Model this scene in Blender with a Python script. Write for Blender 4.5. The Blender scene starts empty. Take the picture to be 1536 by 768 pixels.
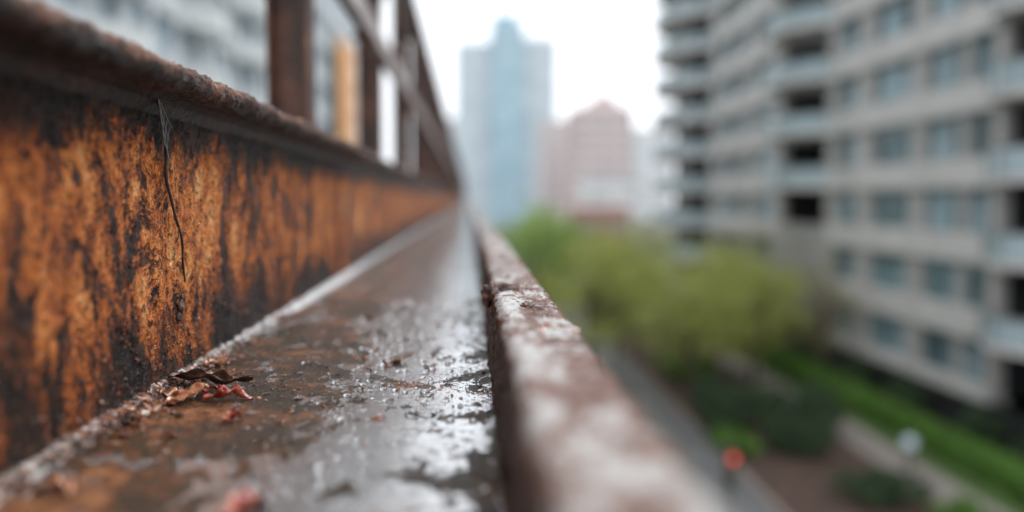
import bpy, math, random
import numpy as np
from mathutils import Vector, noise, Matrix
random.seed(7); np.random.seed(7)
S=bpy.context.scene
CZ=9.5   # eye height of the elevated girder above the street
H=0.12   # eye height above the ledge plate

# ------------------------------------------------------------ node helpers
class M:
    def __init__(s,name):
        s.m=bpy.data.materials.new(name); s.m.use_nodes=True
        s.nt=s.m.node_tree; s.b=s.nt.nodes['Principled BSDF']
        s.tc=s.nt.nodes.new('ShaderNodeTexCoord')
        s.obj=s.tc.outputs['Object']
    def n(s,t): return s.nt.nodes.new(t)
    def l(s,a,b): s.nt.links.new(a,b)
    def setin(s,node,i,v):
        if v is None: return
        if isinstance(v,bpy.types.NodeSocket): s.l(v,node.inputs[i])
        else: node.inputs[i].default_value=v
    def map(s,scale=(1,1,1),loc=(0,0,0),rot=(0,0,0),vec=None):
        k=s.n('ShaderNodeMapping'); s.l(vec or s.obj,k.inputs[0])
        k.inputs['Scale'].default_value=scale; k.inputs['Location'].default_value=loc; k.inputs['Rotation'].default_value=rot
        return k.outputs[0]
    def noise(s,scale,detail=6,rough=.6,dist=0,vec=None):
        k=s.n('ShaderNodeTexNoise'); s.l(vec or s.obj,k.inputs['Vector'])
        k.inputs['Scale'].default_value=scale;k.inputs['Detail'].default_value=detail
        k.inputs['Roughness'].default_value=rough;k.inputs['Distortion'].default_value=dist
        return k.outputs['Fac']
    def voro(s,scale,vec=None,feature='F1',out='Distance',rand=1):
        k=s.n('ShaderNodeTexVoronoi'); k.feature=feature; s.l(vec or s.obj,k.inputs['Vector'])
        k.inputs['Scale'].default_value=scale; k.inputs['Randomness'].default_value=rand
        return k.outputs[out]
    def math(s,op,a,b=None,c=None,clamp=False):
        k=s.n('ShaderNodeMath');k.operation=op;k.use_clamp=clamp
        s.setin(k,0,a);s.setin(k,1,b);s.setin(k,2,c);return k.outputs[0]
    def mr(s,v,a,b,c=0,d=1,smooth=True):
        k=s.n('ShaderNodeMapRange'); k.interpolation_type='SMOOTHSTEP' if smooth else 'LINEAR'
        s.l(v,k.inputs[0])
        for i,x in enumerate((a,b,c,d)): k.inputs[i+1].default_value=x
        return k.outputs[0]
    def ramp(s,fac,stops):
        k=s.n('ShaderNodeValToRGB'); s.l(fac,k.inputs[0]); e=k.color_ramp.elements
        while len(e)<len(stops): e.new(.5)
        for q,(p,c) in zip(e,stops):
            q.position=p; q.color=(*c,1) if len(c)==3 else c
        return k.outputs[0]
    def mix(s,fac,a,b,mode='MIX'):
        k=s.n('ShaderNodeMix');k.data_type='RGBA';k.blend_type=mode
        s.setin(k,0,fac)
        s.setin(k,6,(*a,1) if isinstance(a,tuple) else a)
        s.setin(k,7,(*b,1) if isinstance(b,tuple) else b)
        return k.outputs[2]
    def bump(s,h,strength=1,dist=.001,normal=None):
        k=s.n('ShaderNodeBump');s.l(h,k.inputs['Height']);k.inputs['Strength'].default_value=strength
        k.inputs['Distance'].default_value=dist
        if normal: s.l(normal,k.inputs['Normal'])
        return k.outputs[0]
    def sep(s,vec=None):
        k=s.n('ShaderNodeSeparateXYZ'); s.l(vec or s.obj,k.inputs[0]); return k.outputs
    def set(s,**kw):
        for k,v in kw.items():
            nm={'color':'Base Color','rough':'Roughness','metal':'Metallic','normal':'Normal','ior':'IOR','coat':'Coat Weight',
                'coatr':'Coat Roughness','coatn':'Coat Normal','trans':'Transmission Weight','emit':'Emission Color','es':'Emission Strength','coatior':'Coat IOR','spec':'Specular IOR Level'}[k]
            if isinstance(v,tuple) and len(v)==3: v=(*v,1)
            s.setin(s.b,nm,v)
        return s.m

def simple(name,c,rough=.7,var=.25,scale=2,bump=0,**kw):
    m=M(name); f=m.noise(scale,3,.6)
    lo=tuple(x*(1-var) for x in c); hi=tuple(min(1,x*(1+var)) for x in c)
    m.set(color=m.ramp(f,[(.3,lo),(.7,hi)]),rough=rough,**kw)
    if bump: m.set(normal=m.bump(m.noise(scale*12,4,.6),.6,bump))
    return m.m

# ------------------------------------------------------------ mesh helpers
def link(o,parent=None):
    S.collection.objects.link(o)
    if parent: o.parent=parent
    return o
def empty(name,loc=(0,0,0)):
    e=bpy.data.objects.new(name,None); e.location=loc; e.empty_display_size=.2; return link(e)
def meshobj(name,v,f,mat,parent=None,smooth=False,loc=(0,0,0)):
    me=bpy.data.meshes.new(name); me.from_pydata([tuple(x) for x in v],[],[tuple(x) for x in f]); me.update()
    if smooth: me.polygons.foreach_set('use_smooth',[True]*len(me.polygons))
    for q in (mat if isinstance(mat,list) else [mat]): me.materials.append(q)
    o=bpy.data.objects.new(name,me); o.location=loc
    return link(o,parent)
class B:
    def __init__(s): s.v=[];s.f=[]
    def box(s,x0,x1,y0,y1,z0,z1):
        n=len(s.v)
        s.v+=[(x0,y0,z0),(x1,y0,z0),(x1,y1,z0),(x0,y1,z0),(x0,y0,z1),(x1,y0,z1),(x1,y1,z1),(x0,y1,z1)]
        s.f+=[(n,n+3,n+2,n+1),(n+4,n+5,n+6,n+7),(n,n+1,n+5,n+4),(n+1,n+2,n+6,n+5),(n+2,n+3,n+7,n+6),(n+3,n,n+4,n+7)]
    def prism(s,poly,z0,z1):
        n=len(s.v);k=len(poly)
        s.v+=[(x,y,z0) for x,y in poly]+[(x,y,z1) for x,y in poly]
        s.f+=[tuple(n+i for i in range(k))[::-1],tuple(n+k+i for i in range(k))]
        s.f+=[(n+i,n+(i+1)%k,n+k+(i+1)%k,n+k+i) for i in range(k)]
    def tube(s,pts,rad,seg=8):
        pts=[Vector(p) for p in pts]; n0=len(s.v)
        for i,p in enumerate(pts):
            d=(pts[min(i+1,len(pts)-1)]-pts[max(i-1,0)]).normalized()
            a=d.orthogonal().normalized() if i==0 else (a-d*a.dot(d)).normalized()
            b=d.cross(a); r=rad[i] if hasattr(rad,'__len__') else rad
            for k in range(seg):
                t=2*math.pi*k/seg; s.v.append(tuple(p+(a*math.cos(t)+b*math.sin(t))*r))
        for i in range(len(pts)-1):
            for k in range(seg):
                s.f.append((n0+i*seg+k,n0+i*seg+(k+1)%seg,n0+(i+1)*seg+(k+1)%seg,n0+(i+1)*seg+k))
        s.f.append(tuple(n0+k for k in range(seg))[::-1]); m=n0+(len(pts)-1)*seg
        s.f.append(tuple(m+k for k in range(seg)))
    def obj(s,name,mat,parent=None,smooth=False,bevel=0):
        o=meshobj(name,s.v,s.f,mat,parent,smooth)
        if bevel:
            md=o.modifiers.new('b','BEVEL'); md.width=bevel; md.segments=2
        return o
def fr(x,y,z,sc,oc=5,hh=.8): return noise.fractal(Vector((x*sc,y*sc,z*sc)),hh,2.1,oc)

# ------------------------------------------------------------ GIRDER materials
def rust_wall(name):
    m=M(name)
    n1=m.noise(13,6,.66,.6,m.map((1,1,.75),(3.1,1.7,.2)))
    n2=m.noise(75,5,.68,.2,m.map((1,1,.42),rot=(math.radians(-22),0,0)))
    n3=m.noise(430,3,.7)
    n4=m.noise(28,4,.7,1.0,m.map((1,1,.9),(5.3,.4,2.2)))
    f=m.math('MULTIPLY_ADD',n2,.42,m.math('MULTIPLY',n1,.66))
    f=m.math('MULTIPLY_ADD',n3,.36,f)
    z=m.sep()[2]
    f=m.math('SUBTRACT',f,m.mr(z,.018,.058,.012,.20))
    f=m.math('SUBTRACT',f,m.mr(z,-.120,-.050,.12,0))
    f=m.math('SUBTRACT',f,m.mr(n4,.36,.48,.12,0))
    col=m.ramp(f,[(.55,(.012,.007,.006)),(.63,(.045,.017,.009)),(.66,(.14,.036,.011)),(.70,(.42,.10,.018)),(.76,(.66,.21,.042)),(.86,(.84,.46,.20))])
    pit=m.mr(m.noise(190,3,.78),.37,.46,1,0)
    col=m.mix(m.math('MULTIPLY',pit,.85),col,(.014,.009,.007))
    v=m.voro(520); rnd=m.sep(m.voro(520,out='Color'))[0]
    drop=m.math('MULTIPLY',m.mr(v,.18,.36,1,0),m.math('GREATER_THAN',rnd,.84))
    h=m.math('MULTIPLY_ADD',n2,.6,m.math('MULTIPLY',n3,1.0))
    h=m.math('SUBTRACT',h,m.math('MULTIPLY',pit,.6))
    h=m.math('MULTIPLY_ADD',m.mr(n4,.37,.45,0,1),.5,h)
    h=m.math('MULTIPLY_ADD',m.noise(1300,2,.6),.35,h)
    h=m.math('MULTIPLY_ADD',drop,.35,h)
    nrm=m.bump(h,1,.0032)
    rough=m.ramp(f,[(.60,(.28,)*3),(.78,(.58,)*3)])
    rough=m.mix(drop,rough,(.06,.06,.06))
    return m.set(color=col,rough=rough,normal=nrm,ior=1.36)
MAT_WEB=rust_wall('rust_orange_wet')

def ledge_mat():
    m=M('wet_ledge_steel')
    x,y,z=m.sep()
    n1=m.noise(16,5,.68,.4); n2=m.noise(120,4,.68); n3=m.noise(520,3,.7)
    f=m.math('MULTIPLY_ADD',n2,.42,m.math('MULTIPLY',n1,.60))
    f=m.math('ADD',f,m.mr(x,-.17,-.05,.05,-.02))
    f=m.math('ADD',f,m.mr(y,.32,.50,.03,0))
    col=m.ramp(f,[(.36,(.010,.009,.007)),(.47,(.026,.021,.013)),(.55,(.062,.034,.016)),(.62,(.20,.070,.022)),(.70,(.46,.20,.08))])
    # standing water in puddles of two scales, fuller towards the outer lip
    w=m.noise(17,5,.62,1.1,m.map((1,.62,1),(.9,.33,0)))
    w2=m.noise(75,4,.68,.8,m.map((1,.6,1)))
    w=m.math('MULTIPLY_ADD',w2,.46,m.math('MULTIPLY',w,.60))
    w=m.math('ADD',w,m.mr(x,-.13,-.055,-.072,.058))
    w=m.math('ADD',w,m.mr(y,.62,.95,0,.022))
    w=m.math('SUBTRACT',w,m.mr(x,-.010,.004,0,.05))  # thins the puddles beside the lip to paint shading there
    wet=m.mr(w,.520,.534)
    col=m.mix(m.math('MULTIPLY',wet,.75),col,(.66,.67,.69))  # pale sky sheen painted into the puddle colour
    grit=m.mr(m.noise(240,3,.75),.60,.65)
    col=m.mix(m.math('MULTIPLY',grit,.5),col,(.42,.22,.11))
    rough=m.mix(wet,(.28,)*3,(.05,)*3)
    h=m.math('MULTIPLY_ADD',n3,1.1,m.math('MULTIPLY',n2,.8))
    h=m.math('MULTIPLY',h,m.mr(wet,0,1,1,.10))
    h=m.math('MULTIPLY_ADD',wet,.6,h)
    h=m.math('MULTIPLY_ADD',grit,.35,h)
    v=m.voro(260); rnd=m.sep(m.voro(260,out='Color'))[1]
    drop=m.math('MULTIPLY',m.mr(v,.12,.38,1,0),m.math('GREATER_THAN',rnd,.76))
    h=m.math('MULTIPLY_ADD',drop,.7,h)
    rough=m.mix(drop,rough,(.04,)*3)
    nrm=m.bump(h,1,.0015)
    return m.set(color=col,rough=rough,normal=nrm,metal=m.math('MULTIPLY',wet,.55),ior=m.mr(wet,0,1,1.40,2.0),coat=m.mr(wet,0,1,.15,1),coatr=m.mr(wet,0,1,.10,.03),coatn=nrm,coatior=1.7)
MAT_LEDGE=ledge_mat()

def lip_mat():
    m=M('wet_lip_paint')
    z=m.sep()[2]
    n1=m.noise(34,5,.76,.8,m.map((1,.55,1),(.2,.9,.1))); n2=m.noise(170,4,.75); n3=m.noise(700,2,.6)
    f=m.math('MULTIPLY_ADD',n2,.50,m.math('MULTIPLY',n1,.72))
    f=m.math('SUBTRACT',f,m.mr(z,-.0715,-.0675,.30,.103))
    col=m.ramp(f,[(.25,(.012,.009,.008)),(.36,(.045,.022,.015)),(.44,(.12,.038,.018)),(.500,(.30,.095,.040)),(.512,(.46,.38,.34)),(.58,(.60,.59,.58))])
    rough=m.ramp(f,[(.44,(.42,)*3),(.53,(.20,)*3)])
    h=m.math('MULTIPLY_ADD',n2,1.2,m.math('MULTIPLY',n3,.6))
    h=m.math('MULTIPLY_ADD',m.mr(f,.485,.515),1.3,h)
    return m.set(color=col,rough=rough,normal=m.bump(h,1,.0025),ior=1.42,coat=.15,coatr=.10)
MAT_LIP=lip_mat()

def bead_mat():
    m=M('weld_bead_wet')
    y=m.sep()[1]
    n1=m.noise(60,5,.75,.5); n2=m.noise(330,3,.7)
    f=m.math('MULTIPLY_ADD',n2,.45,m.math('MULTIPLY',n1,.6))
    f=m.math('ADD',f,m.mr(y,.50,.85,-.02,.10))
    col=m.ramp(f,[(.40,(.02,.014,.012)),(.48,(.13,.055,.03)),(.53,(.36,.25,.20)),(.58,(.66,.65,.65))])  # pale stops: grey paint plus sky glints put into the colour
    return m.set(color=col,rough=m.ramp(f,[(.4,(.30,)*3),(.55,(.10,)*3)]),normal=m.bump(m.math('MULTIPLY_ADD',n2,.7,n1),1,.003),coat=.8,coatr=.06)
MAT_BEAD=bead_mat()

def flange_mat():
    m=M('rust_dark_flange')
    n1=m.noise(34,5,.72,.4,m.map((1,.5,1))); n2=m.noise(240,4,.75); z=m.sep()[2]
    f=m.math('MULTIPLY_ADD',n2,.45,m.math('MULTIPLY',n1,.6))
    f=m.math('ADD',f,m.mr(z,.064,.076,-.06,.05))  # highlight painted on the top, underside darkened, both within the rust colour
    col=m.ramp(f,[(.40,(.010,.007,.006)),(.50,(.035,.017,.012)),(.57,(.12,.042,.021)),(.63,(.26,.11,.055)),(.70,(.45,.40,.37))])
    return m.set(color=col,rough=m.ramp(f,[(.4,(.28,)*3),(.65,(.45,)*3)]),normal=m.bump(m.math('MULTIPLY_ADD',n2,1.1,n1),1,.0040),ior=1.4)
MAT_FLANGE=flange_mat()

# ------------------------------------------------------------ GIRDER geometry
ys=list(np.arange(-.6,.2,.02))+list(np.arange(.2,1.3,.0022))
st=.0022; y=1.3
while y<46: ys.append(y); st*=1.05; y+=st
def resample(pts,step):
    out=[]
    for a,b in zip(pts,pts[1:]):
        n=max(1,int(math.dist(a,b)/step))
        for i in range(n): out.append((a[0]+(b[0]-a[0])*i/n,a[1]+(b[1]-a[1])*i/n))
    out.append(pts[-1]); return out
def extrude(name,prof,disp,mat,parent):
    k=len(prof); nr=[]
    for i in range(k):
        a=prof[max(0,i-1)];b=prof[min(k-1,i+1)]
        dx,dz=b[0]-a[0],b[1]-a[1];L=math.hypot(dx,dz) or 1
        nr.append((-dz/L,dx/L))
    v=[]
    for yy in ys:
        fade=1 if yy<3 else 0.3
        for (x,z),(nx,nz) in zip(prof,nr):
            d=disp(x,yy,z)*fade
            v.append((x+nx*d,yy,z+nz*d))
    f=[(r*k+c,r*k+c+1,(r+1)*k+c+1,(r+1)*k+c) for r in range(len(ys)-1) for c in range(k-1)]
    return meshobj(name,v,f,mat,parent,True)
girder=empty('rusty_steel_girder',(0,0,CZ))
XW=-1.62*H
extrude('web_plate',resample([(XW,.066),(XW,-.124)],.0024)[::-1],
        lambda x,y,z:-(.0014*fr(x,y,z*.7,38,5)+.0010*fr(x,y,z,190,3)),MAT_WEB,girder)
fp=[(XW,.052),(XW+.004,.0595),(XW+.012,.062),(-.168,.0625),(-.163,.0635),(-.1605,.067),(-.1605,.0715),(-.163,.075),(-.168,.0765),(-.30,.0775)]
def fd(x,y,z):
    edge=max(0,min(1,(x+.185)/.02))
    return -(.0008+edge*.0014)*fr(x,y,z,60,6,.6)-edge*.0013*fr(x,y,z,260,3)-edge*.0008*fr(x,y,z,9,2)
extrude('top_flange',resample(fp,.002),fd,MAT_FLANGE,girder)
extrude('ledge_plate',resample([(XW-.001,-H),(.016,-H)],.0026),
        lambda x,y,z:.0005*fr(x,y,z,14,2)+.00025*fr(x,y,z,160,3)*(1 if x<-.09 else .4),MAT_LEDGE,girder)
bp=[(XW-.001,-.1135),(XW+.002,-.1145),(XW+.0045,-.1165),(XW+.0065,-.1185),(XW+.010,-.1208)]
extrude('weld_bead',resample(bp,.0012),lambda x,y,z:-.0002+.0015*fr(x,y,z,110,4,.6)+.0008*fr(x,y,z,30,2),MAT_BEAD,girder)
ZL=-.55*H
lp=[(.0135,-.1215),(.0155,-.105),(.0180,ZL-.004),(.0190,ZL-.0012),(.0205,ZL),(.050,ZL+.0006),(.0535,ZL-.001),(.0555,ZL-.005),(.0555,-.150),(.0535,-.152)]
def ld(x,y,z):
    e=1 if x<.024 else .7
    s=.0018/(1+math.exp(min(40,(y-.60)/.006))) if z>-.085 and x<.03 else 0
    return e*(.0016*fr(x,y,z,45,6,.7)+.0013*fr(x,y,z,210,3))+s
extrude('outer_lip',resample(lp,.0020),ld,MAT_LIP,girder)
b=B(); b.box(-.34,-.196,-.6,46,-.75,-.1605) ; b.box(-.30,-.205,-.6,46,-.16,.05); b.box(-.19,.05,-.6,46,-.150,-.128)
b.obj('beam_core',MAT_FLANGE,girder)
b=B()
for i in range(0,6): b.box(-.9,-.3,4+8*i,4.6+8*i,-CZ,-.75); 
b.box(-5.2,-.36,-.6,46,-.75,-.35)
b.obj('columns_and_deck',MAT_FLANGE,girder)

# railing
railm=M('railing_rust'); f=railm.noise(14,5,.7); 
railm.set(color=railm.ramp(f,[(.35,(.022,.014,.012)),(.5,(.065,.03,.021)),(.62,(.15,.055,.028)),(.75,(.3,.2,.16))]),rough=.5,normal=railm.bump(railm.noise(80,4,.6),.6,.003))
railg=M('railing_worn_paint'); f=railg.noise(9,5,.7,0,railg.map((1,.4,1)))
railg.set(color=railg.ramp(f,[(.38,(.10,.045,.03)),(.5,(.22,.17,.15)),(.62,(.36,.34,.33))]),rough=.35)
rl=empty('rusty_railing',(0,0,CZ))
b=B()
yy=.25-1.0
while yy<45:
    b.box(-.290,-.285,yy,yy+.06,.076,.80); b.box(-.285,-.236,yy+.025,yy+.034,.076,.80); b.box(-.236,-.230,yy,yy+.06,.076,.80)
    b.box(-.31,-.215,yy-.02,yy+.08,.0755,.086)
    yy+=1.0
b.obj('posts',railm.m,rl,bevel=.0015)
b=B(); b.box(-.229,-.205,-.75,46,.345,.352); b.box(-.229,-.222,-.75,46,.352,.425); 
b.obj('middle_rail',railg.m,rl,bevel=.001)
b=B(); b.box(-.30,-.225,-.75,46,.801,.835); b.box(-.2285,-.215,-.75,46,.60,.63)
b.obj('top_rail',railm.m,rl,bevel=.003)
b=B()
yy=.25
while yy<44:
    b.tube([(-.297,yy+.03,.42),(-.297,yy+1.03,.80)],.011,6); yy+=2
b.obj('braces',railm.m,rl)

# ------------------------------------------------------------ small things on the girder
def rnd(a,b_): return random.uniform(a,b_)
leafm=M('dry_leaf_dark'); n=leafm.noise(140,4,.6)
leafm.set(color=leafm.ramp(n,[(.35,(.010,.007,.006)),(.6,(.045,.022,.015)),(.75,(.14,.07,.04))]),rough=.25,coat=.5)
redm=M('red_petal'); n=redm.noise(160,4,.6)
redm.set(color=redm.ramp(n,[(.35,(.10,.008,.005)),(.52,(.36,.028,.014)),(.66,(.62,.25,.13))]),rough=.14,coat=1)
orm=M('orange_leaf_bit'); n=orm.noise(160,4,.6)
orm.set(color=orm.ramp(n,[(.35,(.30,.09,.04)),(.52,(.55,.25,.13)),(.66,(.75,.5,.36))]),rough=.15,coat=1)
def leaf(name,p0,p1,w,curl,mat,lift=.002,nu=26,nv=11,seed=0):
    p0=Vector(p0);p1=Vector(p1);d=p1-p0;L=d.length;d.normalize();s=Vector((0,0,1)).cross(d).normalized();up=Vector((0,0,1))
    v=[]
    for i in range(nu):
        u=i/(nu-1); ww=w*math.sin(math.pi*min(1,u*.93+.05))**.8*(1+.18*math.sin(u*23+seed))
        for j in range(nv):
            t=(j/(nv-1)*2-1); a=t*curl
            q=p0+d*(L*u)+s*(math.sin(a)/max(curl,.01)*ww)+up*(lift+(1-math.cos(a))/max(curl,.01)*ww+.004*u*u*math.sin(u*6+seed)+.0012*math.sin(u*17+t*3+seed))
            v.append(q)
    f=[(i*nv+j,i*nv+j+1,(i+1)*nv+j+1,(i+1)*nv+j) for i in range(nu-1) for j in range(nv-1)]
    o=meshobj(name,v,f,mat,None,True); md=o.modifiers.new('s','SOLIDIFY'); md.thickness=.00035
    return o
F=CZ-H
leaf('dried_leaf',(-.192,.548,F+.004),(-.134,.528,F+.005),.0085,1.3,leafm.m,seed=1)
leaf('fallen_red_leaf',(-.158,.505,F),(-.130,.511,F+.002),.007,1.2,redm.m,seed=5)
leaf('fallen_red_leaf',(-.176,.495,F),(-.158,.517,F+.003),.007,.7,orm.m,seed=3)
leaf('fallen_red_leaf',(-.186,.521,F+.001),(-.170,.505,F+.001),.006,.8,orm.m,seed=8)
leaf('fallen_red_leaf',(-.170,.527,F+.001),(-.150,.515,F+.001),.005,.9,redm.m,seed=9)
leaf('fallen_red_leaf',(-.132,.455,F),(-.124,.463,F+.001),.004,.9,redm.m,seed=4)
leaf('fallen_red_leaf',(-.092,.315,F),(-.080,.333,F+.001),.007,1.0,redm.m,seed=11)
leaf('fallen_red_leaf',(-.178,.352,F),(-.160,.350,F+.001),.005,1.0,orm.m,seed=12)
leaf('fallen_red_leaf',(-.186,.600,F+.002),(-.176,.618,F+.002),.006,.8,orm.m,seed=14)

twm=simple('twig_bark',(.018,.012,.009),.6,.3,200)
pts=[]; 
for i in range(26):
    t=i/25; yv=.534+.046*t; zv=.063-.119*t
    pts.append((XW+.0040+.0012*math.sin(t*11),yv+.0022*math.sin(t*9)+.001*math.sin(t*27),CZ+zv))
tw=empty('hanging_twig')
b=B(); b.tube(pts,[.0013*(1-.5*i/25)+.00015*math.sin(i*2) for i in range(26)],7)
p=pts[7]; b.tube([p,(p[0]+.001,p[1]+.004,p[2]-.008),(p[0],p[1]+.005,p[2]-.017)],[.0005,.0004,.0002],6)
p=pts[17]; b.tube([p,(p[0]+.001,p[1]-.003,p[2]-.007),(p[0],p[1]-.006,p[2]-.011)],[.0005,.0004,.0002],6)
b.obj('stem',twm,tw,True)
thm=simple('spider_silk',(.75,.75,.75),.3,.05,5)
b=B(); A=Vector((XW+.006,.532,CZ+.062))
for dx,dy,dz in [(.002,.004,-.030),(.001,.014,-.026),(.003,.010,-.044),(.001,.020,-.002),(.002,.018,-.018)]:
    q=A+Vector((dx,dy,dz)); m_=(A+q)/2+Vector((0,0,-.001)); b.tube([A,m_,q],.00006,4)
for t in (.3,.5,.7,.9):
    b.tube([A+Vector((.0015,.018,-.018))*t,A+Vector((.001,.014,-.026))*t,A+Vector((.003,.010,-.044))*t*.8,A+Vector((.002,.004,-.030))*t],.00005,4)
b.obj('cobweb',thm)

flm=M('rust_flake_mat'); n=flm.noise(90,3,.6)
flm.set(color=flm.ramp(n,[(.35,(.03,.014,.010)),(.5,(.20,.065,.03)),(.60,(.42,.18,.09)),(.70,(.62,.52,.46))]),rough=.3,coat=.5,normal=flm.bump(flm.noise(900,3),.6,.0005))
def flake(b,c,r):
    n=len(b.v); k=random.randint(5,8); c=Vector(c)
    R=Matrix.Rotation(rnd(0,6.28),3,'Z')@Matrix.Rotation(rnd(-.6,.6),3,'X')@Matrix.Rotation(rnd(-.6,.6),3,'Y')
    top=[];bot=[]
    for i in range(k):
        a=2*math.pi*i/k; rr=r*rnd(.5,1.2); p=R@Vector((rr*math.cos(a),rr*.7*math.sin(a),0))
        top.append(c+p+R@Vector((0,0,r*rnd(.12,.32)))); bot.append(c+p*1.05)
    b.v+=[tuple(p) for p in top+bot+[c+R@Vector((0,0,r*rnd(.25,.45)))]]
    m=n+2*k
    for i in range(k):
        j=(i+1)%k; b.f+=[(n+i,n+j,m),(n+k+i,n+k+j,n+j,n+i)]
b=B()
for i in range(1000):
    yv=random.choice([rnd(.3,.9),rnd(.42,.64),rnd(.45,.6)]); t=abs(random.gauss(0,.010))
    flake(b,(XW+.002+t,yv,F+.0045*math.exp(-t/.005)+.0005),min(.0048,random.expovariate(1/.0013)+.0005))
for i in range(700): flake(b,(rnd(-.18,.01),rnd(.3,1.1),F+.0003),min(.003,random.expovariate(1/.0006)+.0004))
for i in range(300):
    z=-.118+abs(random.gauss(0,.03)); flake(b,(XW+.0012,rnd(.3,.8),CZ+z),min(.002,random.expovariate(1/.0005)+.0004))
for i in range(500): flake(b,(rnd(.018,.053),rnd(.35,1.2),CZ+ZL+.0004),min(.003,random.expovariate(1/.0008)+.0004))
for i in range(150): flake(b,(rnd(-.17,-.160),rnd(.3,1.2),CZ+rnd(.064,.076)),random.expovariate(1/.0007)+.0004)
for c,r in [((-.183,.60),.006),((-.178,.62),.006),((-.186,.575),.006),((-.172,.645),.004),((-.06,.61),.007),((-.053,.62),.005),((-.07,.595),.004),((-.078,.64),.005),((-.178,.485),.006),((-.16,.47),.004),((-.15,.43),.005),((-.03,.80),.006),((-.10,.85),.005),((-.05,.46),.004)]:
    flake(b,(c[0],c[1],F+.001),r)
b.obj('rust_flakes',flm.m)
def lump(b,c,r,sq=(1,1,.6),seed=0):
    n=len(b.v); U,V=20,13
    for i in range(V):
        th=math.pi*i/(V-1)
        for j in range(U):
            ph=2*math.pi*j/U; d=Vector((math.sin(th)*math.cos(ph),math.sin(th)*math.sin(ph),math.cos(th)))
            rr=r*(1+.55*noise.fractal(d*1.8+Vector((seed,0,0)),.6,2,5)); b.v.append((c[0]+d.x*rr*sq[0],c[1]+d.y*rr*sq[1],c[2]+d.z*rr*sq[2]))
    for i in range(V-1):
        for j in range(U): b.f.append((n+i*U+j,n+(i+1)*U+j,n+(i+1)*U+(j+1)%U,n+i*U+(j+1)%U))
b=B()
lump(b,(.0150,.600,CZ+ZL-.002),.0075,(1,1.1,1.0),1)
lump(b,(.022,.606,CZ+ZL+.0018),.0055,(1.6,.8,.8),2)
lump(b,(.030,.612,CZ+ZL+.001),.004,(1.4,.8,.7),3)
lump(b,(.0165,.580,CZ+ZL-.010),.004,(.6,1.1,1.3),4)
lump(b,(.0350,.52,CZ+ZL+.0006),.003,(1.3,1.3,.5),5)
for i in range(20): lump(b,(.0172+rnd(-.001,.002),rnd(.40,.95),CZ+ZL-rnd(.001,.02)),rnd(.0012,.003),(.7,1.3,.9),i+6)
dk=M('rust_crust'); n=dk.noise(260,4,.7)
dk.set(color=dk.ramp(n,[(.38,(.014,.009,.008)),(.52,(.08,.026,.016)),(.66,(.26,.10,.05))]),rough=.35,coat=.5,normal=dk.bump(dk.noise(700,3,.7),1,.001))
b.obj('rust_crust_lump',dk.m,None,True)
b=B(); lump(b,(XW+.001,.578,CZ-.072),.004,(.4,1,1.1),7); lump(b,(XW+.001,.583,CZ-.066),.0028,(.5,1,1.2),8); lump(b,(XW+.001,.574,CZ-.079),.0028,(.5,1,1.2),9)
b.obj('moss_clump',dk.m,None,True)
wm=M('water_clear'); wm.set(color=(1,1,1),rough=.0,ior=1.33,trans=1.0)
b=B()
def drop(b,c,r,axis):
    n=len(b.v);U,V=10,5;c=Vector(c); ex=rnd(.8,1.25)
    for i in range(V):
        th=math.pi/2*i/(V-1)
        for j in range(U):
            ph=2*math.pi*j/U; p=(r*ex*math.sin(th)*math.cos(ph),r/ex*math.sin(th)*math.sin(ph),r*.6*math.cos(th)-r*.08)
            q=Vector((p[2],p[0],p[1]*1.2)) if axis=='x' else Vector((p[0],p[1],p[2])); b.v.append(tuple(c+q))
    for i in range(V-1):
        for j in range(U): b.f.append((n+i*U+j,n+(i+1)*U+j,n+(i+1)*U+(j+1)%U,n+i*U+(j+1)%U))
for i in range(1900):
    z=-.118+abs(random.gauss(0,.05)); 
    if z<.05: drop(b,(XW+.0014,rnd(.33,.85),CZ+z),min(.0019,.0004+random.expovariate(1/.0004)),'x')
for i in range(1500):
    drop(b,(rnd(-.185,.012),rnd(.33,1.0),F+.0005),min(.0036,.0007+random.expovariate(1/.0008)),'z')
for i in range(650):
    drop(b,(XW+rnd(.002,.014),rnd(.36,.8),F+.0032),min(.0028,.0008+random.expovariate(1/.0007)),'z')
for i in range(350):
    drop(b,(rnd(.022,.052),rnd(.35,1.0),CZ+ZL+.0008),min(.0020,.0004+random.expovariate(1/.0005)),'z')
b.obj('water_droplets',wm.m,None,True)

# ------------------------------------------------------------ GROUND
def sheet(name,x0,x1,y0,y1,z,mat):
    return meshobj(name,[(x0,y0,z),(x1,y0,z),(x1,y1,z),(x0,y1,z)],[(0,1,2,3)],mat)
asph=simple('asphalt',(.15,.15,.155),.4,.25,.6,)
soil=simple('mulch',(.085,.050,.038),.9,.5,1.5)
grass=simple('lawn_grass',(.07,.12,.03),.9,.4,.8)
pav=simple('paving',(.27,.235,.215),.6,.2,1.2)
gnd=simple('ground_mat',(.10,.10,.085),.9,.4,.05)
sheet('ground',-1500,1500,-1500,1500,0,gnd)
sheet('road',3.0,9.2,-200,400,.004,asph)
b=B(); b.box(9.2,9.4,-100,300,0,.13); b.box(2.8,3.0,-100,300,0,.13); b.obj('kerb',pav)
b=B()
for i in range(-10,40): b.box(6.05,6.17,i*6,i*6+2.5,.005,.009)
b.obj('road_marking',simple('white_paint',(.7,.7,.68),.6,.1,3))
sheet('planting_bed',9.4,14.6,-20,62,.02,soil)
sheet('path',14.6,16.2,-20,90,.024,pav)
sheet('lawn',16.2,20.0,-20,90,.02,grass)

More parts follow.
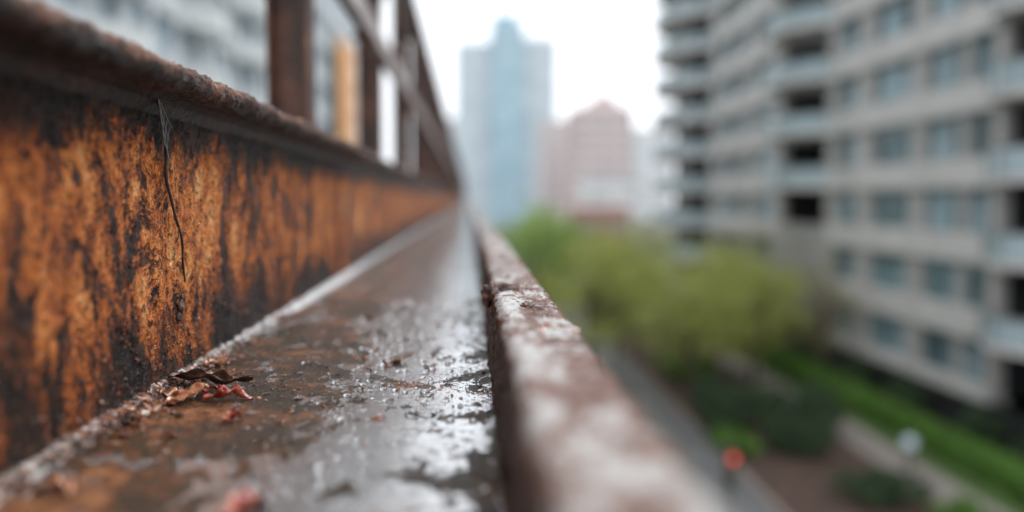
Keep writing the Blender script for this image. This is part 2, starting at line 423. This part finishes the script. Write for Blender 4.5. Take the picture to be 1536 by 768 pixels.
# ------------------------------------------------------------ FOLIAGE
def leafmat(name,c,tr=.3):
    m=M(name); f=m.noise(1.6,4,.7)
    m.set(color=m.ramp(f,[(.35,tuple(x*.5 for x in c)),(.5,c),(.65,tuple(min(1,x*1.4) for x in c))]),rough=.7)
    t=m.n('ShaderNodeBsdfTranslucent'); t.inputs[0].default_value=(*[min(1,x*1.3) for x in c],1)
    mx=m.n('ShaderNodeMixShader'); mx.inputs[0].default_value=tr
    out=m.nt.nodes['Material Output']; m.l(m.b.outputs[0],mx.inputs[1]); m.l(t.outputs[0],mx.inputs[2]); m.l(mx.outputs[0],out.inputs[0])
    return m.m
L_spring=leafmat('leaves_spring',(.42,.45,.13)); L_green=leafmat('leaves_green',(.27,.38,.11)); L_dark=leafmat('leaves_dark',(.045,.080,.034),.15)
L_hedge=leafmat('leaves_hedge',(.13,.26,.045)); L_brown=leafmat('leaves_bud',(.30,.27,.13))
bark=simple('bark',(.12,.09,.07),.9,.3,4)
def leafcloud(pts,size):
    pts=np.array(pts);n=len(pts)
    a=np.random.normal(size=(n,3));a/=np.linalg.norm(a,axis=1)[:,None]
    c=np.cross(a,np.random.normal(size=(n,3)));c/=np.linalg.norm(c,axis=1)[:,None]
    s=size*np.random.uniform(.6,1.3,(n,1))
    v=np.stack([pts-a*s,pts+c*s*.55,pts+a*s,pts-c*s*.55],1).reshape(-1,3)
    f=np.arange(4*n).reshape(-1,4)
    return v.tolist(),f.tolist()
def tree(name,x,y,h,r,mat,nl=4500,nc=46,size=.12,base=.18,ground=0):
    e=empty(name,(x,y,ground)); b=B()
    top=h*.8; b.tube([(0,0,0),(.1,.05,h*.2),(-.05,.1,h*.45),(.05,0,top)],[.16,.13,.09,.02],8)
    cl=[]
    for i in range(nc):
        while True:
            p=Vector((rnd(-1,1),rnd(-1,1),rnd(-1,1)))
            if p.length<1 and p.length>.3: break
        c=Vector((p.x*r,p.y*r,h*(base+(1-base)*.5)+p.z*h*(1-base)*.46)); cl.append((c,rnd(.35,.8)*r*.32))
        st=Vector((0,0,max(h*.15,min(top*.9,c.z*.6))))
        mid=(st+c)/2+Vector((0,0,-.15)); b.tube([st,mid,c],[.05,.03,.008],5)
    b.obj('trunk',bark,e,True)
    pts=[]
    for i in range(nl):
        c,s=random.choice(cl); pts.append((random.gauss(c.x,s),random.gauss(c.y,s),random.gauss(c.z,s*.8)))
    v,f=leafcloud(pts,size); meshobj('crown',v,f,mat,e)
    return e
for (x,y,h,r,m) in [(6.0,42,7.6,3.1,L_spring),(10.6,40,7.0,3.0,L_spring),(3.9,52,8.4,2.8,L_green),(8.6,50,8.0,3.2,L_spring),(13.4,46,7.2,2.9,L_spring),
                    (5.5,64,9.0,3.6,L_green),(11.5,60,8.2,3.6,L_spring),(14.6,43,6.4,2.4,L_spring)]:
    tree('street_tree',x,y,h,r,m)
for (x,y,h,r) in [(17.6,50,8.6,2.2),(18.2,43,6.6,1.7),(17.9,57,8,2.2)]: tree('budding_tree',x,y,h,r,L_brown,1800,40,.09)
def shrub(name,x,y,rx,ry,h,mat,n=3000):
    e=empty(name,(x,y,0)); pts=[]
    lob=[(rnd(-.6,.6)*rx,rnd(-.6,.6)*ry,rnd(.3,.75)*h,rnd(.3,.5)) for _ in range(12)]
    for i in range(n):
        l=random.choice(lob); d=Vector((random.gauss(0,1),random.gauss(0,1),random.gauss(0,1))).normalized()*rnd(.75,1.05)
        pts.append((l[0]+d.x*l[3]*rx,l[1]+d.y*l[3]*ry,max(.03,l[2]+d.z*l[3]*h*.8)))
    v,f=leafcloud(pts,.09); meshobj('foliage',v,f,mat,e)
    b=B()
    for l in lob[:7]: b.tube([(0,0,0),(l[0],l[1],l[2])],[.03,.01],5)
    b.obj('stems',bark,e)
shrub('dark_shrub',11.0,34.2,2.2,2.6,2.3,L_dark,6000)
shrub('dark_shrub',13.4,33.8,1.7,2.2,2.0,L_dark,3500)
shrub('dark_shrub',12.0,31.0,1.5,1.6,1.4,L_dark,3000)
shrub('green_shrub',9.9,31.0,.8,1.4,.9,L_hedge,2200)
shrub('green_shrub',12.9,25.6,1.4,1.5,.9,L_dark,2500)
shrub('green_shrub',11.2,44,1.8,1.8,1.6,L_hedge,2500)
for (x,y) in [(19.0,27),(19.1,31),(18.9,36),(19.1,41),(18.9,46),(15.2,52),(18.8,53)]: shrub('dark_shrub',x,y,.9,1.5,1.7,L_dark,1500)
shrub('green_shrub',14.2,23,.8,1.1,.8,L_hedge,1200)
pts=[(rnd(16.9,18.1),rnd(20,62),rnd(.02,.95)) for _ in range(20000)]
v,f=leafcloud(pts,.12); meshobj('hedge',v,f,L_hedge)
pts=[]
for i in range(60):
    cx,cy,r=rnd(-60,14),rnd(95,170),rnd(2.5,4.5)
    hh=rnd(4,8.2)
    for j in range(200):
        d=Vector((random.gauss(0,.5),random.gauss(0,.5),random.gauss(0,.4))); pts.append((cx+d.x*r,cy+d.y*r,max(.3,hh*.6+d.z*hh*.55)))
v,f=leafcloud(pts,.45); meshobj('distant_trees',v,f,L_green)

# ------------------------------------------------------------ RIGHT BUILDING
def glassm(name,c1,c2,c3,cell=(1,5,3),off=(0,0,0),rough=.12):
    m=M(name); mp=m.map((1/cell[0],1/cell[1],1/cell[2]),off)
    k=m.n('ShaderNodeVectorMath');k.operation='FLOOR';m.l(mp,k.inputs[0])
    w=m.n('ShaderNodeTexWhiteNoise');m.l(k.outputs[0],w.inputs[0])
    f=m.math('MULTIPLY_ADD',m.noise(.8,2,.6),.5,m.math('MULTIPLY',w.outputs[0],.7))
    m.set(color=m.ramp(f,[(.25,c1),(.55,c2),(.85,c3)]),rough=rough,ior=1.5)
    return m.m
def concm(name,a,b_):
    c=M(name); n=c.noise(.5,5,.68,0,c.map((1,1,.3)))
    return c.set(color=c.ramp(n,[(.3,a),(.65,b_)]),rough=.8)
conc=concm('precast_concrete',(.53,.51,.49),(.67,.65,.63))
conc2=concm('precast_pier',(.37,.355,.34),(.50,.485,.465))
gl=glassm('window_glass',(.08,.14,.16),(.17,.28,.32),(.34,.47,.53),(50,1.6,3),(0,0,-.2))  # pale blues: curtains, and sky reflection put into the glass colour
fr_m=simple('window_frame',(.20,.22,.22),.4,.2,3)
dark=simple('recess_dark',(.025,.026,.028),.6,.3,1)  # near black puts balcony shade into wall colour; also the ground-floor base
rail_gl=simple('balcony_glass',(.42,.52,.56),.15,.2,.5)
bd=empty('apartment_building')
XF=20.0; ZT=36.05; YE=70.5
walls=B();span=B();glass=B();frame=B();slab=B();bal=B();dk_=B();brail=B()
zc=[.05+3*k for k in range(1,12)]
def bays(y0,y1,layout):
    for z in zc: span.box(XF-.14,XF+.5,y0,y1,z+.92,z+2.08)
    span.box(XF-.14,XF+.5,y0,y1,1.6,2.13)
    edges=[y0]+[e for w in layout for e in w]+[y1]
    for i in range(0,len(edges),2):
        walls.box(XF,XF+.45,edges[i],edges[i+1],2.0,ZT)
    glass.box(XF+.34,XF+.40,y0,y1,2.0,ZT-.1)
    for a,c in layout:
        for z in zc:
            m_=a+(c-a)*(.5 if int(a*7)%2 else .36)
            for yy in (a+.04,m_,c-.04): frame.box(XF+.24,XF+.335,yy-.04,yy+.04,z-.92,z+.92)
            frame.box(XF+.245,XF+.33,a,c,z-.92,z-.84); frame.box(XF+.245,XF+.33,a,c,z+.84,z+.92)
            if (int(a)+int(z))%3==0: frame.box(XF+.245,XF+.33,a,m_,z+.25,z+.31)
bays(31.6,46.6,[(32.0,33.7),(34.1,36.9),(38.1,41.9),(43.4,46.1)])
bays(54.2,YE-1.5,[(55.6,59.6),(61.4,64.4),(65.0,68.6)])
bays(20,27.2,[(20.6,22.8),(24,26.6)])
walls.box(XF+.05,XF+12,19.9,20,0,ZT); walls.box(XF+.6,XF+13,20,YE+5,ZT-.2,ZT+.6); walls.box(XF+.5,XF+.8,20,27.2,0,ZT-.2)
walls.box(XF+.5,XF+.8,31.6,46.6,0,ZT-.2); walls.box(XF+.5,XF+.8,54.2,YE,0,ZT-.2)
walls.box(XF+12,XF+12.3,20,YE+5,0,ZT)
def arc(y0,y1,x0,bulge,n=14):
    return [(x0-bulge*math.sin(math.pi*i/n)**.7 if 0<i<n else x0,y0+(y1-y0)*i/n) for i in range(n+1)]
for (y0,y1,bu,zmin) in [(46.6,54.2,1.9,8),(27.2,31.6,1.2,2)]:
    for z in [1.05]+[z+1.0 for z in zc]:
        if z<zmin: continue
        slab.prism([(XF+2.4,y1-.5),(XF+2.4,y0+.4)]+arc(y0+.05,y1-.05,XF-.15,bu),z,z+.30)
        P=arc(y0+.1,y1-.1,XF-.19,bu-.02); Q=arc(y0+.1,y1-.1,XF-.14,bu-.08)
        bal.prism(P+Q[::-1],z+.305,z+1.20)
        P2=arc(y0+.1,y1-.1,XF-.21,bu-.0); Q2=arc(y0+.1,y1-.1,XF-.12,bu-.10)
        brail.prism(P2+Q2[::-1],z+1.205,z+1.27)
        for q in range(1,14,2): brail.box(P[q][0]-.03,P[q][0]+.03,P[q][1]-.03,P[q][1]+.03,z+.305,z+1.2)
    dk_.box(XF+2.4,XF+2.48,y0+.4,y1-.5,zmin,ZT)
    dk_.box(XF+.3,XF+2.4,y1-.49,y1-.30,2.0,ZT); dk_.box(XF+.3,XF+2.4,y0+.2,y0+.395,2.0,ZT)  # side walls in the dark colour to paint recess shade
    walls.box(XF-.1,XF+.29,y1-.5,y1-.01,2.0,ZT)
    walls.box(XF-.1,XF+.29,y0+.01,y0+.4,2.0,ZT)
    for z in zc:
        if z>zmin: glass.box(XF+2.35,XF+2.39,y0+1.2,y1-1.6,z-.85,z+.9)
    if zmin>3: walls.box(XF-.02,XF+.48,y0+.41,y1-.51,1.9,zmin)
cx,cy=25.3,78.0
circ=lambda r,n=40:[(cx+r*math.cos(2*math.pi*i/n),cy+r*math.sin(2*math.pi*i/n)) for i in range(n)]
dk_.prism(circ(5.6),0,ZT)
for z in [1.05]+[z+1.0 for z in zc]:
    slab.prism(circ(8.4),z,z+.42)
    n=48
    for i in range(n):
        a0,a1=2*math.pi*i/n,2*math.pi*(i+1)/n
        if i%6==0: a0+=.03
        P=[(cx+R_*math.cos(a_),cy+R_*math.sin(a_)) for R_,a_ in ((8.3,a0),(8.3,a1),(8.22,a1),(8.22,a0))]
        bal.prism(P,z+.425,z+1.35)
for i in range(10):
    a=2*math.pi*i/10+.2; x_,y_=cx+5.8*math.cos(a),cy+5.8*math.sin(a); walls.box(x_-.5,x_+.5,y_-.5,y_+.5,0,ZT-.25)
walls.box(XF,XF+6,YE-1.5,YE,0,ZT-.21)
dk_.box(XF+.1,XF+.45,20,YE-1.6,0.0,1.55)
walls.obj('walls',conc2,bd);span.obj('spandrels',conc,bd);glass.obj('windows',gl,bd);frame.obj('window_frames',fr_m,bd)
slab.obj('balcony_slabs',conc,bd);bal.obj('balcony_parapets',rail_gl,bd);dk_.obj('balcony_recess',dark,bd);brail.obj('balcony_railings',fr_m,bd)

# ------------------------------------------------------------ OTHER BUILDINGS
def slabtower(name,x0,x1,y0,y1,h,wall,glassmat,fh=3.0,bay=3.2,wh=1.7,setb=.3):
    e=empty(name); g=B();w=B();s_=B()
    g.box(x0+setb,x1-setb,y0+setb,y1-setb,0,h)
    nz=int(h/fh)
    for k in range(nz+1):
        z=k*fh; s_.box(x0-.03,x1+.03,y0-.03,y1+.03,z,min(h+.6,z+fh-wh))
    def piers(a0,a1,fn):
        n=max(1,round((a1-a0)/bay))
        for i in range(n+1):
            c=a0+(a1-a0)*i/n; fn(max(a0,c-.35),min(a1,c+.35))
    piers(x0,x1,lambda a,c:(w.box(a,c,y0,y0+setb+.1,0,h),w.box(a,c,y1-setb-.1,y1,0,h)))
    piers(y0,y1,lambda a,c:(w.box(x0,x0+setb+.1,a,c,0,h),w.box(x1-setb-.1,x1,a,c,0,h)))
    g.obj('windows',glassmat,e);w.obj('piers',wall,e);s_.obj('spandrels',wall,e)
    return e
pale=simple('pale_concrete',(.56,.60,.63),.7,.12,.3)
gl2=glassm('window_glass_blue',(.14,.22,.27),(.28,.39,.44),(.46,.54,.58),(3,3.2,3))
e=slabtower('pale_apartment_building',-26,-14,16,62,42,pale,gl2,3.0,3.4,1.8)
b=B()
for (y0) in (20,31,42,52):
    for k in range(1,14):
        z=3*k
        A=[(-14.04+(1.6*math.sin(math.pi*i/14)**.7 if 0<i<14 else 0),y0+6*i/14) for i in range(15)]
        b.prism([(p[0],p[1]) for p in A],z-.2,z+.95)
b.obj('balconies',simple('balcony_white',(.68,.71,.72),.5,.1,.5),e)
slabtower('pale_office_block',-30,-13.2,66,112,54,pale,gl2,3.3,4,2.0)
e=empty('orange_banner'); b=B(); b.box(-12.30,-12.26,82,92,12,25)
b.obj('cloth',simple('orange_fabric',(.70,.33,.10),.7,.15,1),e)
b=B(); b.tube([(-12.4,82,0),(-12.4,82,25.5)],.12,8); b.tube([(-12.4,92,0),(-12.4,92,25.5)],.12,8); b.tube([(-12.4,82,25.2),(-12.4,92,25.2)],.08,8); b.obj('frame',fr_m,e)

tw_=empty('glass_skyscraper')
gA=glassm('curtain_wall_hazed',(.47,.56,.62),(.54,.63,.68),(.60,.69,.74),(6,400,3.5),rough=.35)  # distance haze put into the pale tower colours
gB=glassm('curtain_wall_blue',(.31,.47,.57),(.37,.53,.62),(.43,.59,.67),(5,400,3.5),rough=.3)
mul=simple('mullion_hazed',(.66,.70,.73),.6,.1,.2)  # mullions paled for haze like the glass
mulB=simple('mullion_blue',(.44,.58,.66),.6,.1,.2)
def tower(parent,x0,x1,y0,y1,h,gm,nm,fh=3.6,bay=3.0,mm=None):
    g=B();g.box(x0,x1,y0,y1,0,h);g.obj('glass_'+nm,gm,parent)
    w=B()
    for k in range(1,int(h/fh)+1): w.box(x0-.15,x1+.15,y0-.15,y1+.15,k*fh-.35,k*fh+.25)
    n=int((x1-x0)/bay)
    for i in range(n+1):
        c=x0+(x1-x0)*i/n; w.box(c-.18,c+.18,y0-.22,y0-.151,0,h+.8)
    n=int((y1-y0)/bay)
    for i in range(n+1):
        c=y0+(y1-y0)*i/n; w.box(x1+.151,x1+.22,c-.18,c+.18,0,h+.8)
    w.obj('mullions_'+nm,mm or mul,parent)
D=300
px=lambda x,d:(x-705)/1280*d
pz=lambda y,d:CZ+(298-y)/1280*d
tower(tw_,px(686,D),px(737,D),D,D+22,pz(68,D),gA,'west')
tower(tw_,px(737.5,D),px(784,D),D-4,D+24,pz(42,D),gB,'core',mm=mulB)
tower(tw_,px(784.5,D),px(833,D),D,D+22,pz(60,D),gA,'east')
b=B(); b.box(px(742,D),px(776,D),D,D+16,pz(42,D)+.01,pz(26,D)); b.obj('plant_room',gB,tw_)
brk=simple('pink_brick',(.64,.53,.52),.85,.08,.1); gl3=glassm('window_glass_far',(.40,.40,.43),(.45,.46,.48),(.51,.51,.53),(3,3,3))  # brick and far windows paled to paint distance haze
D=225
e=slabtower('brick_apartment_tower',px(862,D),px(950,D),D,D+20,pz(166,D),brk,gl3,3.2,3.2,1.5)
b=B(); b.box(px(878,D),px(938,D),D+1.5,D+17,pz(166,D)+.61,pz(157,D)); b.box(px(890,D),px(928,D),D+3,D+15,pz(157,D)+.01,pz(150,D))
y0=D+2.9; xa,xb,xm=px(890,D),px(928,D),px(908,D); z0,z1=pz(150,D)+.02,pz(136,D)
n=len(b.v); b.v+=[(xa,y0,z0),(xb,y0,z0),(xm,y0,z1),(xa,y0+11,z0),(xb,y0+11,z0),(xm,y0+11,z1)]
b.f+=[(n,n+1,n+2),(n+5,n+4,n+3),(n,n+2,n+5,n+3),(n+1,n+4,n+5,n+2),(n,n+3,n+4,n+1)]
b.tube([(xm,y0+5,z1-1),(xm,y0+5,z1+3)],.25,6)
b.obj('stepped_crown',brk,e)
brk2=simple('hazed_brick',(.72,.64,.63),.85,.08,.1)  # lighter still, haze painted into the brick colour
slabtower('brick_apartment_block',px(815,D+30),px(861,D+30),D+30,D+45,pz(184,D+30),brk2,gl3,3.2,3.2,1.5)
wh=simple('white_render',(.75,.74,.75),.8,.08,.3)
slabtower('white_low_building',px(882,160),px(962,160),160,175,pz(266,160),wh,gl3,3.4,4,1.3)
red=simple('red_brick',(.42,.22,.20),.85,.15,.3)
slabtower('red_brick_house',px(868,118),px(945,118),118,128,pz(318,118),red,gl3,3.2,3,1.3)
grey=simple('hazy_grey',(.72,.74,.76),.85,.06,.1)  # far haze mixed into wall and window colours
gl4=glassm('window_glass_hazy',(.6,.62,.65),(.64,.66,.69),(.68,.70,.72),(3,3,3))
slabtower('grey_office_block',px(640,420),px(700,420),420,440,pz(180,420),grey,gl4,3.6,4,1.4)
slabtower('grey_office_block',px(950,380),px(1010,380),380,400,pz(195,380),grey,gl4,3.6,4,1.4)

# ------------------------------------------------------------ street furniture
e=empty('traffic_signal',(7.05,22.4,0))
blk=simple('signal_black',(.05,.04,.035),.5,.2,5)
b=B(); b.tube([(0,.15,0),(0,.15,2.9)],.045,10); b.obj('pole',blk,e,True)
b=B(); b.box(-.15,.15,-.09,.12,1.7,2.7)
for z in (1.87,2.2,2.53): b.tube([(0,-.091,z),(0,-.20,z+.0)],[.125,.125],14)
b.obj('housing',blk,e,bevel=.02)
def disc(z,mat,nm):
    b=B(); b.tube([(0,-.202,z),(0,-.215,z)],.105,16); b.obj(nm,mat,e)
rm=M('signal_red_lit'); rm.set(color=(.6,.03,.02),emit=(1,.14,.09),es=1.0)
disc(2.53,rm.m,'red_lens'); disc(2.2,simple('amber_off',(.12,.06,.01),.3,.1,4),'amber_lens'); disc(1.87,simple('green_off',(.01,.08,.04),.3,.1,4),'green_lens')
e=empty('garden_lamp',(15.0,28.0,0))
b=B(); b.tube([(0,0,0),(0,0,.9)],.05,10); b.tube([(0,0,.9),(0,0,.96)],.12,12); b.obj('post',blk,e,True)
b=B(); lump(b,(0,0,1.15),.24,(1,1,1),0)
for i,vv in enumerate(b.v):
    d=(Vector(vv)-Vector((0,0,1.15))).normalized()*.25; b.v[i]=(d.x,d.y,1.15+d.z)
b.obj('globe',simple('opal_globe',(.60,.68,.76),.25,.03,3),e,True)

# ------------------------------------------------------------ WORLD / LIGHT
w=bpy.data.worlds.new('World'); S.world=w; w.use_nodes=True; nt=w.node_tree
bg=nt.nodes['Background']; sky=nt.nodes.new('ShaderNodeTexSky'); sky.sky_type='NISHITA'; sky.sun_disc=False
EL,AZ=math.radians(52),math.radians(60)
sky.sun_elevation=EL; sky.sun_rotation=AZ; sky.dust_density=4
hs=nt.nodes.new('ShaderNodeHueSaturation'); hs.inputs['Saturation'].default_value=.2
nt.links.new(sky.outputs[0],hs.inputs['Color'])
mx=nt.nodes.new('ShaderNodeMix'); mx.data_type='RGBA'; mx.inputs[0].default_value=.8
tc=nt.nodes.new('ShaderNodeTexCoord'); nz=nt.nodes.new('ShaderNodeTexNoise'); nz.inputs['Scale'].default_value=2.2; nz.inputs['Detail'].default_value=4
nt.links.new(tc.outputs['Generated'],nz.inputs['Vector'])
rp=nt.nodes.new('ShaderNodeValToRGB'); rp.color_ramp.elements[0].position=.3; rp.color_ramp.elements[0].color=(.80,.84,.90,1); rp.color_ramp.elements[1].position=.7; rp.color_ramp.elements[1].color=(.97,.99,1,1)
nt.links.new(nz.outputs['Fac'],rp.inputs[0])
sc=nt.nodes.new('ShaderNodeVectorMath'); sc.operation='SCALE'; sc.inputs['Scale'].default_value=19.0
nt.links.new(rp.outputs[0],sc.inputs[0])
nt.links.new(hs.outputs[0],mx.inputs[6]); nt.links.new(sc.outputs[0],mx.inputs[7]); nt.links.new(mx.outputs[2],bg.inputs['Color'])
bg.inputs['Strength'].default_value=.112
sl=bpy.data.lights.new('sun','SUN'); sl.energy=1.3; sl.angle=math.radians(20); sl.color=(1,.98,.95)
so=bpy.data.objects.new('sun',sl); link(so)
d=Vector((math.sin(AZ)*math.cos(EL),math.cos(AZ)*math.cos(EL),math.sin(EL)))
so.rotation_euler=d.to_track_quat('Z','Y').to_euler()

cam=bpy.data.cameras.new('camera'); co=bpy.data.objects.new('camera',cam); link(co)
co.location=(0,0,CZ); co.rotation_euler=(math.radians(90-3.84),0,math.radians(-2.82))
cam.lens=30; cam.sensor_width=36; cam.clip_start=.01; cam.clip_end=4000
cam.dof.use_dof=True; cam.dof.focus_distance=.545; cam.dof.aperture_fstop=2.1
S.camera=co
S.view_settings.view_transform='Standard'; S.view_settings.look='None'; S.view_settings.exposure=0
